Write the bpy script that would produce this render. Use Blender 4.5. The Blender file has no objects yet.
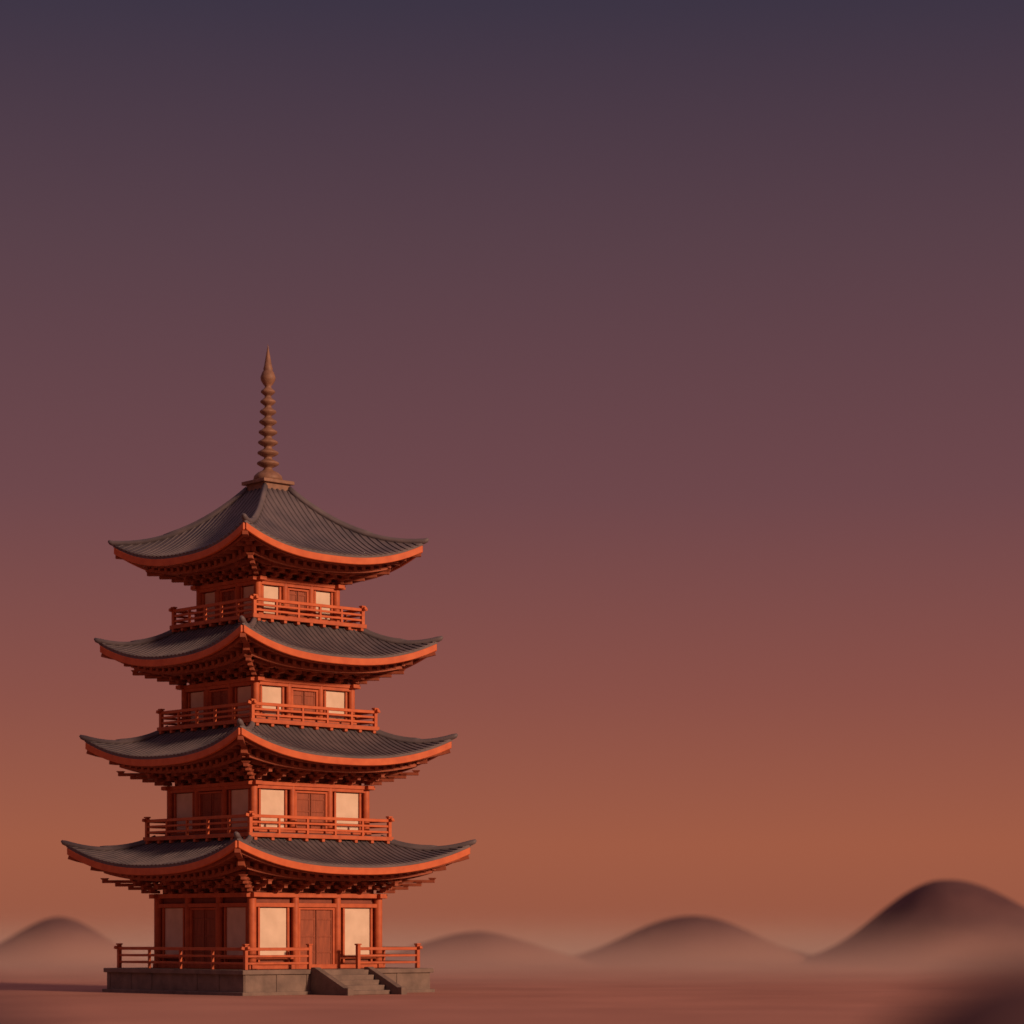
import bpy, bmesh, math, random
from mathutils import Vector, Matrix, noise
random.seed(4)
scene = bpy.context.scene
rad = math.radians

# ------------------------------------------------------------------ materials
def mat(name, c1, c2, rough=0.7, nscale=3.0, bump=0.15, bscale=20.0, stretch=(1,1,1), spec=0.3, dist=0.02):
    m = bpy.data.materials.new(name); m.use_nodes = True
    nt = m.node_tree; N = nt.nodes; L = nt.links
    b = N["Principled BSDF"]
    b.inputs["Roughness"].default_value = rough
    b.inputs["Specular IOR Level"].default_value = spec
    tc = N.new("ShaderNodeTexCoord"); mp = N.new("ShaderNodeMapping")
    mp.inputs["Scale"].default_value = stretch
    L.new(tc.outputs["Object"], mp.inputs["Vector"])
    n1 = N.new("ShaderNodeTexNoise"); n1.inputs["Scale"].default_value = nscale; n1.inputs["Detail"].default_value = 6
    L.new(mp.outputs[0], n1.inputs["Vector"])
    r = N.new("ShaderNodeValToRGB")
    r.color_ramp.elements[0].position = 0.32; r.color_ramp.elements[1].position = 0.68
    r.color_ramp.elements[0].color = (*c1, 1); r.color_ramp.elements[1].color = (*c2, 1)
    L.new(n1.outputs["Fac"], r.inputs["Fac"]); L.new(r.outputs["Color"], b.inputs["Base Color"])
    n2 = N.new("ShaderNodeTexNoise"); n2.inputs["Scale"].default_value = bscale; n2.inputs["Detail"].default_value = 5
    L.new(mp.outputs[0], n2.inputs["Vector"])
    bp = N.new("ShaderNodeBump"); bp.inputs["Strength"].default_value = bump; bp.inputs["Distance"].default_value = dist
    L.new(n2.outputs["Fac"], bp.inputs["Height"]); L.new(bp.outputs[0], b.inputs["Normal"])
    return m

M_wood  = mat("vermilion_wood", (0.37,0.082,0.034), (0.49,0.118,0.046), 0.6, 2.5, 0.3, 9, (1,1,1))
M_fascia= mat("vermilion_fascia", (0.46,0.098,0.036), (0.56,0.135,0.048), 0.5, 2.0, 0.25, 9)
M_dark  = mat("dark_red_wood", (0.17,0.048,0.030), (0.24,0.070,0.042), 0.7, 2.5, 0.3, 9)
M_rafter= mat("rafter_wood", (0.24,0.062,0.034), (0.33,0.09,0.046), 0.7, 2.5, 0.3, 9)
M_door  = mat("door_wood", (0.22,0.058,0.03), (0.31,0.082,0.04), 0.6, 2.5, 0.3, 9, (4,4,.6))
M_panel = mat("plaster_panel", (0.58,0.46,0.36), (0.68,0.55,0.44), 0.9, 1.5, 0.15, 14)
M_tile  = mat("roof_tile", (0.078,0.068,0.080), (0.125,0.103,0.112), 0.6, 0.9, 0.35, 12, spec=0.35)
M_bronze= mat("aged_bronze", (0.16,0.085,0.06), (0.25,0.135,0.09), 0.55, 3, 0.3, 12)
M_stone = mat("base_stone", (0.13,0.098,0.085), (0.21,0.155,0.13), 0.9, 1.4, 0.6, 7, dist=0.04)
M_ground= mat("ground_sand", (0.39,0.19,0.145), (0.49,0.245,0.185), 0.95, 0.12, 0.35, 2.0, spec=0.1, dist=0.04)

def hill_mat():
    m = mat("hill_soil_painted_haze", (0.10,0.053,0.058), (0.14,0.075,0.076), 0.95, 0.22, 0.5, 1.2, spec=0.1, dist=0.1)
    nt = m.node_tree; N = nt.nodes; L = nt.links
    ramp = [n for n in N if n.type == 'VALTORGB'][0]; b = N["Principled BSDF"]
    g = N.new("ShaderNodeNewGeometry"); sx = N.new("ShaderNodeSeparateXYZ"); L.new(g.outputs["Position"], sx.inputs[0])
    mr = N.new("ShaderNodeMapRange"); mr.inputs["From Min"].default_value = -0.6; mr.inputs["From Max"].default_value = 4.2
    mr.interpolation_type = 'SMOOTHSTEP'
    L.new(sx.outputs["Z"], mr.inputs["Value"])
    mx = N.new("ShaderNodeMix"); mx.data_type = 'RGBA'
    mx.inputs[6].default_value = (0.40,0.20,0.155,1)  # haze at the hill foot, painted into the base colour as a paler sandy tone
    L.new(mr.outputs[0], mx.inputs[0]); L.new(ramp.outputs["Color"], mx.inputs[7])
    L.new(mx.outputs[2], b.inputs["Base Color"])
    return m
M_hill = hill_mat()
M_mound = mat("mound_soil", (0.07,0.038,0.045), (0.11,0.06,0.065), 0.95, 0.8, 0.5, 4, spec=0.1, dist=0.05)

# ------------------------------------------------------------------ mesh helpers
def RK(k, jit=True):
    return Matrix.Translation((0,0,0.005*(k % 2) if jit else 0)) @ Matrix.Rotation(k*math.pi/2, 4, 'Z')
I4 = Matrix.Identity(4)

def box(bm, c, s, M=I4, taper=1.0):
    vs = []
    for dz in (-.5,.5):
        t = taper if dz < 0 else 1.0
        for dx,dy in ((-.5,-.5),(.5,-.5),(.5,.5),(-.5,.5)):
            vs.append(bm.verts.new(M @ Vector((c[0]+dx*s[0]*t, c[1]+dy*s[1]*t, c[2]+dz*s[2]))))
    for f in ((3,2,1,0),(4,5,6,7),(0,1,5,4),(1,2,6,5),(2,3,7,6),(3,0,4,7)):
        bm.faces.new([vs[i] for i in f])

def cyl(bm, c, r, z0, z1, M=I4, n=12, r2=None):
    r2 = r if r2 is None else r2
    a = [bm.verts.new(M @ Vector((c[0]+r*math.cos(2*math.pi*i/n), c[1]+r*math.sin(2*math.pi*i/n), z0))) for i in range(n)]
    b = [bm.verts.new(M @ Vector((c[0]+r2*math.cos(2*math.pi*i/n), c[1]+r2*math.sin(2*math.pi*i/n), z1))) for i in range(n)]
    for i in range(n):
        j = (i+1) % n
        f = bm.faces.new((a[i],a[j],b[j],b[i])); f.smooth = True
    bm.faces.new(list(reversed(a))); bm.faces.new(b)

def rect(w, h, zo=0.0):
    return [(-w/2,-h/2+zo),(w/2,-h/2+zo),(w/2,h/2+zo),(-w/2,h/2+zo)]
def rnd(r, n=8, sy=1.0):
    return [(r*math.cos(2*math.pi*i/n), sy*r*math.sin(2*math.pi*i/n)) for i in range(n)]

def sweep(bm, pts, prof, M=I4, scales=None, smooth=False, vertical=False):
    rings = []
    n = len(pts)
    for i,p in enumerate(pts):
        a = pts[max(i-1,0)]; b = pts[min(i+1,n-1)]
        t = (b-a).normalized()
        side = t.cross(Vector((0,0,1)))
        side = side.normalized() if side.length > 1e-5 else Vector((1,0,0))
        up = Vector((0,0,1)) if vertical else side.cross(t)
        s = scales[i] if scales else 1.0
        rings.append([bm.verts.new(M @ (p + side*x*s + up*y*s)) for x,y in prof])
    m = len(prof)
    for i in range(n-1):
        for j in range(m):
            k = (j+1) % m
            f = bm.faces.new((rings[i][j],rings[i][k],rings[i+1][k],rings[i+1][j])); f.smooth = smooth
    bm.faces.new(rings[0]); bm.faces.new(list(reversed(rings[-1])))

pagoda = bpy.data.objects.new("pagoda", None); scene.collection.objects.link(pagoda)
pagoda.location = (-12.2, 130, 0); pagoda.rotation_euler = (0,0,rad(42.3))

def finish(bm, name, material, parent=pagoda, bevel=0.0, smooth=False):
    bmesh.ops.recalc_face_normals(bm, faces=bm.faces)
    me = bpy.data.meshes.new(name); bm.to_mesh(me); bm.free()
    me.materials.append(material)
    ob = bpy.data.objects.new(name, me); scene.collection.objects.link(ob)
    if parent: ob.parent = parent
    if smooth:
        for p in me.polygons: p.use_smooth = True
    if bevel:
        md = ob.modifiers.new("bevel", 'BEVEL'); md.width = bevel; md.segments = 2; md.limit_method = 'ANGLE'; md.angle_limit = rad(50)
    return ob

# ------------------------------------------------------------------ base
BT = 1.2
bm = bmesh.new()
box(bm, (0,0,0.45), (11.5,11.5,1.1))
box(bm, (0,0,1.09), (11.75,11.75,0.22))
box(bm, (0,0,0.02), (11.85,11.85,0.28))
for k in range(4):
    M = RK(k)
    for x in (-5.55,-3.7,-1.9,1.9,3.7):
        box(bm, (x,-5.76,0.56), (0.28,0.06,0.83), M)
finish(bm, "stone_base", M_stone, bevel=0.04)
bm = bmesh.new()
ns = 5
for i in range(ns):
    h = BT*(ns-i)/(ns+0.0) - 0.03
    y0 = -5.8; y1 = -5.95 - 0.42*(i+0.6)
    box(bm, (0,(y0+y1)/2,h/2), (2.9-0.004*i, y0-y1, h))
for sx in (-1,1):
    pts = [(-5.8,1.3),(-6.1,1.3),(-8.35,0.35),(-8.65,0.35)]
    vs = []
    for xx in (sx*1.46, sx*1.82):
        vs.append([bm.verts.new((xx,y,z)) for y,z in pts] + [bm.verts.new((xx,-8.65,-0.05)), bm.verts.new((xx,-5.8,-0.05))])
    bm.faces.new(vs[0]); bm.faces.new(list(reversed(vs[1])))
    for i in range(6):
        j = (i+1) % 6
        bm.faces.new((vs[0][i],vs[1][i],vs[1][j],vs[0][j]))
finish(bm, "stone_stairs", M_stone, bevel=0.03)

# ------------------------------------------------------------------ railing
def railing(bm, half, z, h, gap=0.0, npost=5):
    tops = (0.98, 0.64, 0.30)
    for k in range(4):
        M = RK(k)
        segs = [(-half, half)]
        if gap and k == 0: segs = [(-half,-gap),(gap,half)]
        for a,b in segs:
            for ti,t in enumerate(tops):
                ext = 0.28 if ti == 0 else 0.10
                ea = ext if a == -half else 0.0; eb = ext if b == half else 0.0
                zz = z + h*t; w = 0.15 if ti == 0 else 0.11
                pts = [Vector((a-ea,-half,zz+(0.06 if ea and ti==0 else 0))), Vector((a,-half,zz)), Vector((b,-half,zz)), Vector((b+eb,-half,zz+(0.06 if eb and ti==0 else 0)))]
                if not ea: pts = pts[1:]
                if not eb: pts = pts[:-1]
                sweep(bm, pts, rect(w,w), M)
            n = max(1, round((b-a)/(2*half)*npost))
            for i in range(n+1):
                x = a + (b-a)*i/n
                endp = (gap and k == 0 and abs(abs(x)-gap) < 1e-3)
                if i == n and b == half: continue
                hh = h*1.16 if (endp or abs(x+half) < 1e-3) else h*0.95
                w = 0.18 if hh > h else 0.12
                box(bm, (x,-half,z+hh/2), (w,w+0.01,hh), M)
                if hh > h:
                    box(bm, (x,-half,z+hh+0.035), (w+0.08,w+0.08,0.07), M)
bm = bmesh.new(); railing(bm, 5.3, BT, 1.0, gap=1.5, npost=4)
finish(bm, "terrace_railing", M_wood, bevel=0.02)

# ------------------------------------------------------------------ tiers
tiers = [
 dict(hb=3.90, z0=1.20, z1=4.80, rin=4.00, zin=7.62, rout=7.20, ze=6.22, lift=1.18, bal=None),
 dict(hb=3.47, z0=7.72, z1=10.20, rin=3.55, zin=13.12, rout=6.54, ze=11.52, lift=1.16, bal=4.30, bh=0.84),
 dict(hb=2.95, z0=13.22, z1=15.25, rin=3.05, zin=18.22, rout=6.02, ze=16.42, lift=1.12, bal=3.80, bh=0.76),
 dict(hb=2.42, z0=18.32, z1=20.22, rin=0.75, zin=25.05, rout=5.52, ze=21.38, lift=1.05, bal=3.35, bh=0.76),
]

for ti, T in enumerate(tiers):
    pre = "tier%d_" % (ti+1)
    hb, z0, z1 = T['hb'], T['z0'], T['z1']
    rin, zin, rout, ze, lift = T['rin'], T['zin'], T['rout'], T['ze'], T['lift']
    top = ti == 3
    H = z1 - z0
    # ---------------- walls
    bw = bmesh.new(); bd = bmesh.new(); bp = bmesh.new(); bdoor = bmesh.new()
    box(bd, (0,0,(z0+z1)/2+0.42), (2*hb-0.3,2*hb-0.3,H+1.15))
    sc = 1.0 if ti == 0 else 0.85
    cr = 0.19*sc
    lint = z1 - 0.62*sc if ti == 0 else z1-0.31
    sill = z0 + (0.62 if ti == 0 else 0.20)
    for k in range(4):
        M = RK(k)
        cyl(bw, (-hb,-hb), cr*1.15, z0, z1+0.1, M)
        for x in (-hb/3, hb/3):
            cyl(bw, (x,-hb), cr, z0, z1+0.1, M)
        box(bw, (0,-hb,z0+0.11), (2*hb+0.5,0.30,0.22), M)
        box(bw, (0,-hb,lint+0.12), (2*hb+0.1,0.26,0.20*sc), M)
        box(bw, (0,-hb,z1-0.02), (2*hb+0.9,0.40,0.22*sc), M)
        for sx in (-1,1):
            cx = sx*hb*2/3
            wbay = hb*2/3 - 2*cr
            pw = wbay*0.74
            if ti == 0: box(bw, (cx,-hb,sill-0.06), (wbay+0.1,0.20,0.16), M)
            pz0, pz1 = sill+0.02, lint
            box(bp, (cx,-hb+0.10,(pz0+pz1)/2), (pw,0.06,pz1-pz0), M)
            for s2 in (-1,1):
                box(bw, (cx+s2*(pw/2+0.06),-hb+0.06,(z0+0.2+lint)/2), (0.12,0.18,lint-z0-0.18), M)
        dw = hb*2/3 - 2*cr - 0.16
        dz0 = z0+0.2
        box(bdoor, (-dw/4,-hb+0.09,(dz0+lint)/2), (dw/2-0.03,0.07,lint-dz0), M)
        box(bdoor, (dw/4,-hb+0.09,(dz0+lint)/2), (dw/2-0.03,0.07,lint-dz0), M)
        for s2 in (-1,1):
            box(bw, (s2*(dw/2+0.03),-hb+0.05,(dz0+lint)/2), (0.13,0.2,lint-dz0), M)
            for f in (0.22,0.5,0.80):
                box(bdoor, (s2*dw/4,-hb+0.045,dz0+(lint-dz0)*f), (dw/2-0.08,0.05,0.07), M)
            for e in (-1,1):
                box(bdoor, (s2*dw/4+e*(dw/4-0.07),-hb+0.05,(dz0+lint)/2), (0.07,0.05,lint-dz0-0.02), M)
        box(bw, (0,-hb+0.04,lint-0.05), (dw+0.2,0.19,0.10), M)
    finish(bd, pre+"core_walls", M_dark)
    finish(bp, pre+"plaster_panels", M_panel, bevel=0.01)
    finish(bdoor, pre+"doors", M_door, bevel=0.008)

    # ---------------- roof functions
    def zroof(r, u):
        t = (r-rin)/(rout-rin)
        c = 0.55 if not top else 0.62
        p = t*(1+c*(1-t))
        return zin + (ze-zin)*p + lift*(abs(u)**2.5)*max(t,0)**1.7
    def plan(r, u):
        t = max(0,(r-rin)/(rout-rin))
        return r*(1-0.035*t*(1-u*u))
    def P(r, u, dz=0.0):
        return Vector((u*r, -plan(r,u), zroof(r,u)+dz))
    bt = bmesh.new()
    NU, NV = 40, 14
    for k in range(4):
        M = RK(k, False)
        g = [[bt.verts.new(M @ P(rin+(rout-rin)*j/NV, -1+2*i/NU)) for i in range(NU+1)] for j in range(NV+1)]
        g2 = [[bt.verts.new(M @ P(rin+(rout-rin)*j/NV, -1+2*i/NU, -0.14)) for i in range(NU+1)] for j in range(NV+1)]
        for j in range(NV):
            for i in range(NU):
                f = bt.faces.new((g[j][i],g[j][i+1],g[j+1][i+1],g[j+1][i])); f.smooth = True
                f = bt.faces.new((g2[j][i],g2[j+1][i],g2[j+1][i+1],g2[j][i+1])); f.smooth = True
        for i in range(NU):
            bt.faces.new((g[NV][i],g[NV][i+1],g2[NV][i+1],g2[NV][i]))
    finish(bt, pre+"roof_deck", M_tile)
    # barrel-tile ribs
    br = bmesh.new()
    sp = 0.32
    nr = int(rout/sp)
    half = [(0.085*math.cos(a), 0.045*math.sin(a)-0.004) for a in (0,math.pi/4,math.pi/2,3*math.pi/4,math.pi)]
    for k in range(4):
        M = RK(k, False)
        for q in range(-nr, nr+1):
            x = q*sp
            r0 = max(rin, abs(x)+0.05); r1 = rout+0.04
            if r1-r0 < 0.25: continue
            n = max(4, int((r1-r0)/0.3))
            pts = []
            for i in range(n+1):
                r = r0+(r1-r0)*i/n
                pts.append(P(r, max(-1,min(1,x/r)), random.uniform(-0.004,0.004)))
            sweep(br, pts, half, M, scales=[random.uniform(0.93,1.07) for _ in pts], smooth=True)
    finish(br, pre+"roof_tiles", M_tile)
    # hip ridges
    bh = bmesh.new(); bf = bmesh.new(); bdk = bmesh.new()
    for k in range(4):
        M = RK(k, False)
        pts = []; scl = []
        n = 16
        for i in range(n+1):
            r = rin+(rout-rin)*i/n
            p = Vector((-r,-r,zroof(r,1)+0.05)); pts.append(p); scl.append(1.0)
        r = rout
        pts += [Vector((-(r+0.10),-(r+0.10),zroof(r,1)+0.10)), Vector((-(r+0.17),-(r+0.17),zroof(r,1)+0.18))]
        scl += [0.85,0.4]
        sweep(bh, pts, rnd(0.15,10,0.95), M, scales=scl, smooth=True)
        m = int(n*0.72)
        pts2 = [p+Vector((0,0,0.10)) for p in pts[:m]]
        sweep(bh, pts2, rnd(0.10,8), M, scales=[1]*(m-1)+[0.6], smooth=True)
        ptsr = [Vector((-r,-r,zroof(r,1)-0.56 - 0.25*(1-(r-hb)/(rout-hb)))) for r in [hb+(rout-0.10-hb)*i/10 for i in range(11)]]
        sweep(bdk, ptsr, rect(0.26,0.28), M)
        ptsr2 = [Vector((-r,-r,zroof(r,1)-0.82 - 0.25*(1-(r-hb)/(rout-hb)))) for r in [hb+(rout-0.9-hb)*i/10 for i in range(11)]]
        sweep(bdk, ptsr2, rect(0.30,0.30), M)
    if not top:
        for k in range(4):
            M = RK(k)
            sweep(bh, [Vector((-rin-0.1,-rin-0.02,zin+0.05)), Vector((rin+0.1,-rin-0.02,zin+0.05))], rect(0.26,0.22), M)
    finish(bh, pre+"roof_ridges", M_tile)
    for k in range(4):
        M = RK(k, False)
        r = rout-0.05
        pts = [P(r, -0.995+1.99*i/40, -0.31) for i in range(41)]
        sweep(bf, pts, rect(0.16,0.34), M, vertical=True)
        r = rout-0.34
        pts = [P(r, -0.98+1.96*i/40, -0.50) for i in range(41)]
        sweep(bdk, pts, rect(0.14,0.20), M, vertical=True)
    finish(bf, pre+"eave_fascia", M_fascia, bevel=0.03)

    # ---------------- soffit, rafters
    def zs(r, u, dz=0.0):
        t = (r-hb)/(rout-hb)
        return ze - 0.36 + 0.42*(1-t) + lift*(abs(u)**2.5)*max(t,0)**1.6 + dz
    bs = bmesh.new()
    for k in range(4):
        M = RK(k, False)
        NJ = 8
        g = []
        for j in range(NJ+1):
            r = hb-0.2+(rout-0.12-hb+0.2)*j/NJ
            g.append([bs.verts.new(M @ Vector((u*r, -plan(r,u), zs(r,u)))) for u in [-1+2*i/30 for i in range(31)]])
        for j in range(NJ):
            for i in range(30):
                bs.faces.new((g[j][i],g[j][i+1],g[j+1][i+1],g[j+1][i]))
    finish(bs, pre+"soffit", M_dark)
    for k in range(4):
        M = RK(k, False)
        sp2 = 0.52
        q = int(rout/sp2)
        for i in range(-q,q+1):
            x = i*sp2
            r0 = max(hb-0.1, abs(x)+0.06); r1 = rout-0.42
            if r1 - r0 > 0.2:
                pts = [Vector((x,-plan(r,x/r), zs(r,x/r,-0.12))) for r in [r0+(r1-r0)*j/5 for j in range(6)]]
                sweep(bdk, pts, rect(0.19,0.21), M)
            r1 = hb+(rout-hb)*0.66
            r0 = max(hb-0.1, abs(x)+0.06)
            if r1 - r0 > 0.2:
                pts = [Vector((x,-plan(r,x/r), zs(r,x/r,-0.34))) for r in [r0+(r1-r0)*j/4 for j in range(5)]]
                sweep(bdk, pts, rect(0.21,0.22), M)
        for fr,dz,w,h in ((0.60,-0.48,0.18,0.16),(0.38,-0.56,0.18,0.16)):
            r = hb+(rout-hb)*fr
            pts = [Vector((u*r,-plan(r,u), zs(r,u,dz))) for u in [-0.97+1.94*j/24 for j in range(25)]]
            sweep(bdk, pts, rect(w,h), M, vertical=True)
    finish(bdk, pre+"rafters", M_rafter)
    # ---------------- bracket sets
    bb = bmesh.new()
    ov = rout-hb
    zt = ze-0.40-0.42
    zb = z1+0.08
    step = max(0.16,(zt-zb)/3)
    ah = max(0.14, step*0.6)
    for k in range(4):
        M = RK(k)
        for x in (-hb/3, hb/3, 0, -hb*2/3, hb*2/3, -hb, hb):
            small = x in (0,-hb*2/3,hb*2/3)
            if abs(x) < hb: box(bb, (x,-hb,zb+0.02), (0.42,0.5,0.20), M, taper=0.7)
            for a in range(3):
                L_ = ov*(0.16+0.14*a)
                zz = zb+0.12+a*step
                if small and a == 2: continue
                box(bb, (x,-hb-L_/2,zz), (0.22,L_,ah), M)
                box(bb, (x,-hb-L_+0.10,zz+ah*0.72), (0.34,0.34,ah*0.7), M, taper=0.65)
                wl = 0.95 - 0.1*a if not small else 0.7
                box(bb, (x,-hb-L_+0.12,zz+ah*1.2), (wl,0.15,ah*0.7), M)
                for s3 in (-1,1):
                    box(bb, (x+s3*wl*0.42,-hb-L_+0.12,zz+ah*1.7), (0.24,0.25,ah*0.6), M, taper=0.65)
        Md = M @ Matrix.Translation((-hb,-hb,0)) @ Matrix.Rotation(-math.pi/4,4,'Z')
        for a in range(4):
            L_ = ov*(0.26+0.20*a)
            zz = zb+0.12+a*step
            box(bb, (0,-L_/2,zz), (0.22,L_,ah*1.05), Md)
            box(bb, (0,-L_+0.12,zz+ah*0.9), (0.42,0.40,ah*0.7), Md, taper=0.6)
    finish(bb, pre+"brackets", M_rafter, bevel=0.015)

    # ---------------- balcony
    if T['bal']:
        B = T['bal']
        for k in range(4):
            M = RK(k)
            box(bw, (0,-(B+0.06),z0-0.08), (2*B+0.3,0.22,0.20), M)
            for i in range(-4,5):
                box(bw, (i*B/4.2,-B+0.3,z0-0.26), (0.18,1.0,0.14), M)
        box(bw, (0,0,z0-0.03), (2*B,2*B,0.12))
        brl = bmesh.new(); railing(brl, B, z0, T['bh'], npost=5)
        finish(brl, pre+"balcony_railing", M_fascia, bevel=0.02)
    finish(bw, pre+"timber_frame", M_wood, bevel=0.02)

# ------------------------------------------------------------------ spire
bm = bmesh.new()
box(bm, (0,0,25.12), (1.55,1.55,0.5)); box(bm, (0,0,25.42), (1.9,1.9,0.18))
finish(bm, "spire_plinth", M_bronze, bevel=0.03)
prof = [(0.0,25.50),(0.66,25.50),(0.74,25.60),(0.70,25.78),(0.52,25.95),(0.30,26.05),(0.22,26.14)]
z = 26.18; nR = 8
for i in range(nR):
    f = i/(nR-1); R = 0.56-0.20*f; hh = 0.53-0.035*f; c = 0.20-0.05*f; s = hh
    prof += [(c,z),(c+0.02,z+0.06*s),(R*0.72,z+0.20*s),(R*0.97,z+0.36*s),(R,z+0.46*s),(R*0.94,z+0.56*s),(R*0.66,z+0.70*s),(c+0.02,z+0.86*s)]
    z += hh
prof += [(0.15,z),(0.24,z+0.10),(0.36,z+0.30),(0.38,z+0.45),(0.30,z+0.68),(0.22,z+0.80),(0.24,z+0.86),(0.20,z+1.0),(0.11,z+1.5),(0.05,32.1),(0.0,32.42)]
bm = bmesh.new(); n = 24; rings = []
for r_,z_ in prof:
    rings.append([bm.verts.new((max(r_,0.002)*math.cos(2*math.pi*i/n), max(r_,0.002)*math.sin(2*math.pi*i/n), z_)) for i in range(n)])
for a,b in zip(rings[:-1], rings[1:]):
    for i in range(n):
        j = (i+1) % n; f = bm.faces.new((a[i],a[j],b[j],b[i])); f.smooth = True
finish(bm, "spire", M_bronze)

# ------------------------------------------------------------------ ground
def gz(x, y):
    d = math.hypot(x, y-100)
    z = 0.0
    e = max(0.0, d-190)
    z -= 0.022*(e - 60*(1-math.exp(-e/60)))
    dp = math.hypot(x+12.2, y-130)
    w = min(1, max(0, (dp-14)/20))
    z += w*(0.16*noise.noise(Vector((x*0.06,y*0.06,0))) + 0.04*noise.noise(Vector((x*0.3,y*0.3,4))))
    return z
bm = bmesh.new()
xs = sorted(set([-3000,-2000,-1300,-900,-600,-450,-350,-280,-230]+list(range(-200,-39,5))+list(range(-40,41,1))+list(range(45,201,5))+[230,280,350,450,600,900,1300,2000,3000]))
ys = sorted(set([-1500,-800,-500,-300,-200,-120,-60]+list(range(-20,70,5))+list(range(70,151,1))+list(range(155,341,5))+[360,390,430,500,600,750,950,1300,1800,2500,3500]))
g = [[bm.verts.new((x,y,gz(x,y))) for x in xs] for y in ys]
for j in range(len(ys)-1):
    for i in range(len(xs)-1):
        f = bm.faces.new((g[j][i],g[j][i+1],g[j+1][i+1],g[j+1][i])); f.smooth = True
finish(bm, "ground", M_ground, parent=None)

# ------------------------------------------------------------------ hills
F = 2600.0; HZ = 934.0; CH = 2.9
def hill(name, px, py, d, sl, sr, m, sd=None, seed=0, rough=0.25):
    X = (px-512)*d/F; H = CH+(HZ-py)*d/F; sl = sl*d/F; sr = sr*d/F; sd = sd or (sl+sr)/2
    bm = bmesh.new(); n = 72; K = 2.7
    vs = []
    for j in range(n+1):
        row = []
        for i in range(n+1):
            a = -K+2*K*i/n; b = -K+2*K*j/n
            x = a*(sl if a < 0 else sr); y = b*sd
            h = H*(math.exp(-(a*a+b*b))) - 0.08 - 0.12*max(0,(math.hypot(a,b)-2.2))
            h += rough*noise.noise(Vector((x*0.18+seed,y*0.18,seed)))*math.exp(-(a*a+b*b)*0.6)
            row.append(bm.verts.new((x, y, h)))
        vs.append(row)
    for j in range(n):
        for i in range(n):
            f = bm.faces.new((vs[j][i],vs[j][i+1],vs[j+1][i+1],vs[j+1][i])); f.smooth = True
    ob = finish(bm, name, m, parent=None)
    ob.location = (X, d, 0)
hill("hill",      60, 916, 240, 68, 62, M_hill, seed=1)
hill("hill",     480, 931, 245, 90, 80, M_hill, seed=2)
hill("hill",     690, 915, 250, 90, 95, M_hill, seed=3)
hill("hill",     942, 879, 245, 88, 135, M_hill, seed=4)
hill("earth_mound", 1060, 946, 20, 340, 330, M_mound, seed=5, rough=0.1)
hill("earth_mound", -70, 980, 20, 330, 330, M_mound, seed=6, rough=0.1)

# ------------------------------------------------------------------ ground mist behind the pagoda (real volume, thins out with height)
bm = bmesh.new(); box(bm, (0,240,1.5), (420,190,9))
mist = finish(bm, "ground_mist", M_ground, parent=None)
mm = bpy.data.materials.new("mist"); mm.use_nodes = True
nt = mm.node_tree; N = nt.nodes; L = nt.links
for n_ in list(N): N.remove(n_)
o = N.new("ShaderNodeOutputMaterial"); vsn = N.new("ShaderNodeVolumeScatter")
vsn.inputs["Color"].default_value = (0.95,0.66,0.56,1)
vsn.inputs["Anisotropy"].default_value = 0.0
g_ = N.new("ShaderNodeNewGeometry"); s_ = N.new("ShaderNodeSeparateXYZ"); L.new(g_.outputs["Position"], s_.inputs[0])
m_ = N.new("ShaderNodeMapRange"); m_.interpolation_type = 'SMOOTHSTEP'
m_.inputs["From Min"].default_value = -0.5; m_.inputs["From Max"].default_value = 5.4
m_.inputs["To Min"].default_value = 0.0065; m_.inputs["To Max"].default_value = 0.0
L.new(s_.outputs["Z"], m_.inputs["Value"]); L.new(m_.outputs[0], vsn.inputs["Density"]); L.new(vsn.outputs[0], o.inputs["Volume"])
mist.data.materials.clear(); mist.data.materials.append(mm)

# ------------------------------------------------------------------ light
sun_dir = Vector((0.79,-0.61,0)).normalized()
EL = rad(16)
sv = Vector((sun_dir.x*math.cos(EL), sun_dir.y*math.cos(EL), math.sin(EL)))
sd = bpy.data.lights.new("sun", 'SUN'); sd.energy = 3.7; sd.angle = rad(5); sd.color = (1.0,0.60,0.38)
so = bpy.data.objects.new("sun", sd); scene.collection.objects.link(so)
so.rotation_euler = sv.to_track_quat('Z','Y').to_euler()

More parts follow.
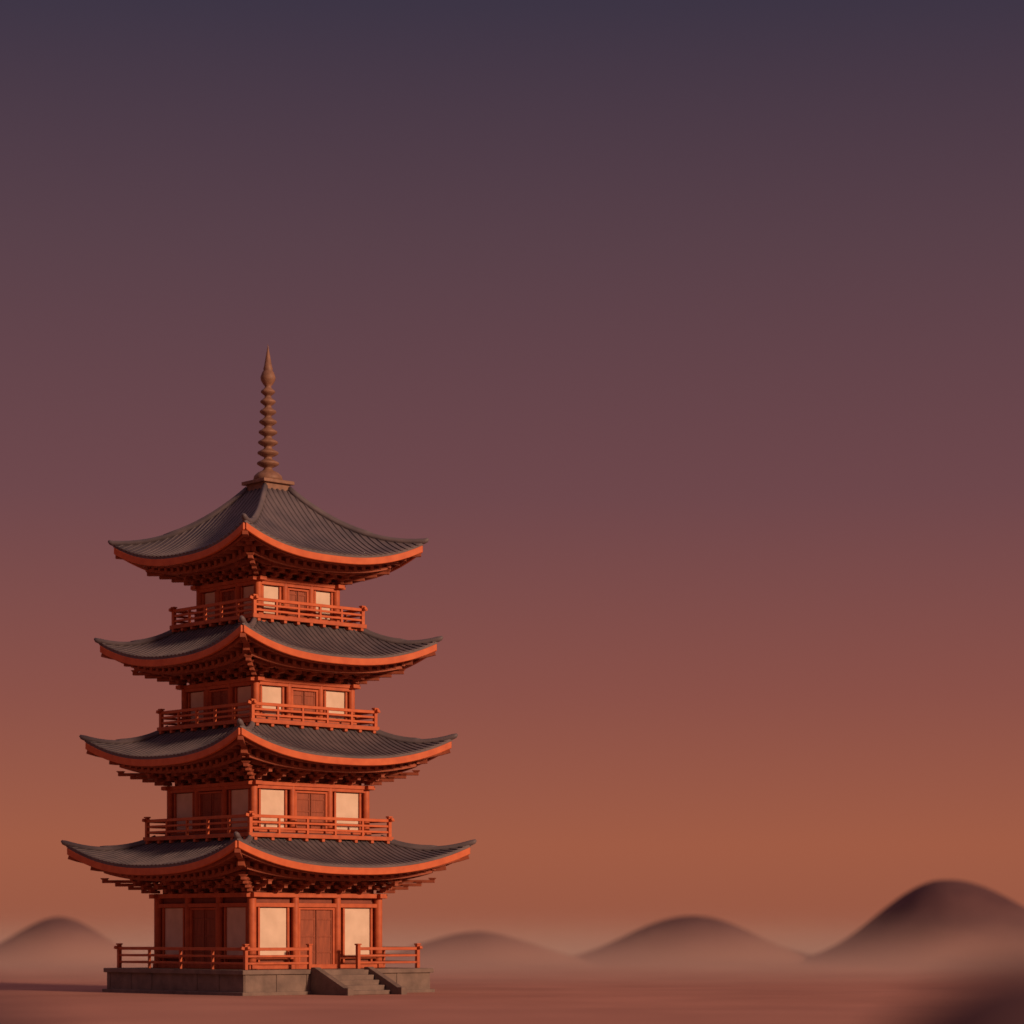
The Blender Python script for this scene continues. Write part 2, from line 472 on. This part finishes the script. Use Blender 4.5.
w = bpy.data.worlds.new("World"); scene.world = w; w.use_nodes = True
nt = w.node_tree; N = nt.nodes; L = nt.links
for n_ in list(N): N.remove(n_)
out = N.new("ShaderNodeOutputWorld")
tc = N.new("ShaderNodeTexCoord"); sx = N.new("ShaderNodeSeparateXYZ"); L.new(tc.outputs["Generated"], sx.inputs[0])
mr = N.new("ShaderNodeMapRange"); mr.inputs["From Min"].default_value = -0.05; mr.inputs["From Max"].default_value = 0.75
L.new(sx.outputs["Z"], mr.inputs["Value"])
cr_ = N.new("ShaderNodeValToRGB"); L.new(mr.outputs[0], cr_.inputs["Fac"])
stops = [(-0.05,(.24,.085,.06)),(-0.008,(.30,.092,.055)),(.034,(.345,.098,.053)),(.091,(.25,.072,.055)),(.166,(.152,.056,.062)),(.256,(.095,.046,.059)),(.339,(.042,.030,.052)),(.42,(.06,.04,.065)),(.75,(.28,.16,.19))]
els = cr_.color_ramp.elements
pos = lambda z: (z+.05)/.8
els[0].position = pos(stops[0][0]); els[0].color = (*stops[0][1],1)
els[1].position = 1.0; els[1].color = (*stops[-1][1],1)
for z_,c in stops[1:-1]:
    e = els.new(pos(z_)); e.color = (*c,1)
b1 = N.new("ShaderNodeBackground"); L.new(cr_.outputs["Color"], b1.inputs["Color"]); b1.inputs["Strength"].default_value = 1.0
sky = N.new("ShaderNodeTexSky"); sky.sky_type = 'NISHITA'; sky.sun_disc = False
sky.sun_elevation = EL; sky.sun_rotation = math.atan2(sv.x, sv.y)
b2 = N.new("ShaderNodeBackground"); L.new(sky.outputs[0], b2.inputs["Color"]); b2.inputs["Strength"].default_value = 0.002
ad = N.new("ShaderNodeAddShader"); L.new(b1.outputs[0], ad.inputs[0]); L.new(b2.outputs[0], ad.inputs[1]); L.new(ad.outputs[0], out.inputs["Surface"])

# ------------------------------------------------------------------ camera
cd = bpy.data.cameras.new("camera"); cam = bpy.data.objects.new("camera", cd); scene.collection.objects.link(cam)
cam.location = (0,0,CH); cam.rotation_euler = (rad(90),0,0)
cd.sensor_width = 36; cd.lens = F/1024*36; cd.shift_y = (HZ-512)/1024
cd.clip_end = 8000
cd.dof.use_dof = True; cd.dof.focus_distance = 125; cd.dof.aperture_fstop = 0.13
scene.camera = cam
scene.view_settings.view_transform = 'Standard'; scene.view_settings.look = 'None'
scene.view_settings.exposure = 0; scene.view_settings.gamma = 1
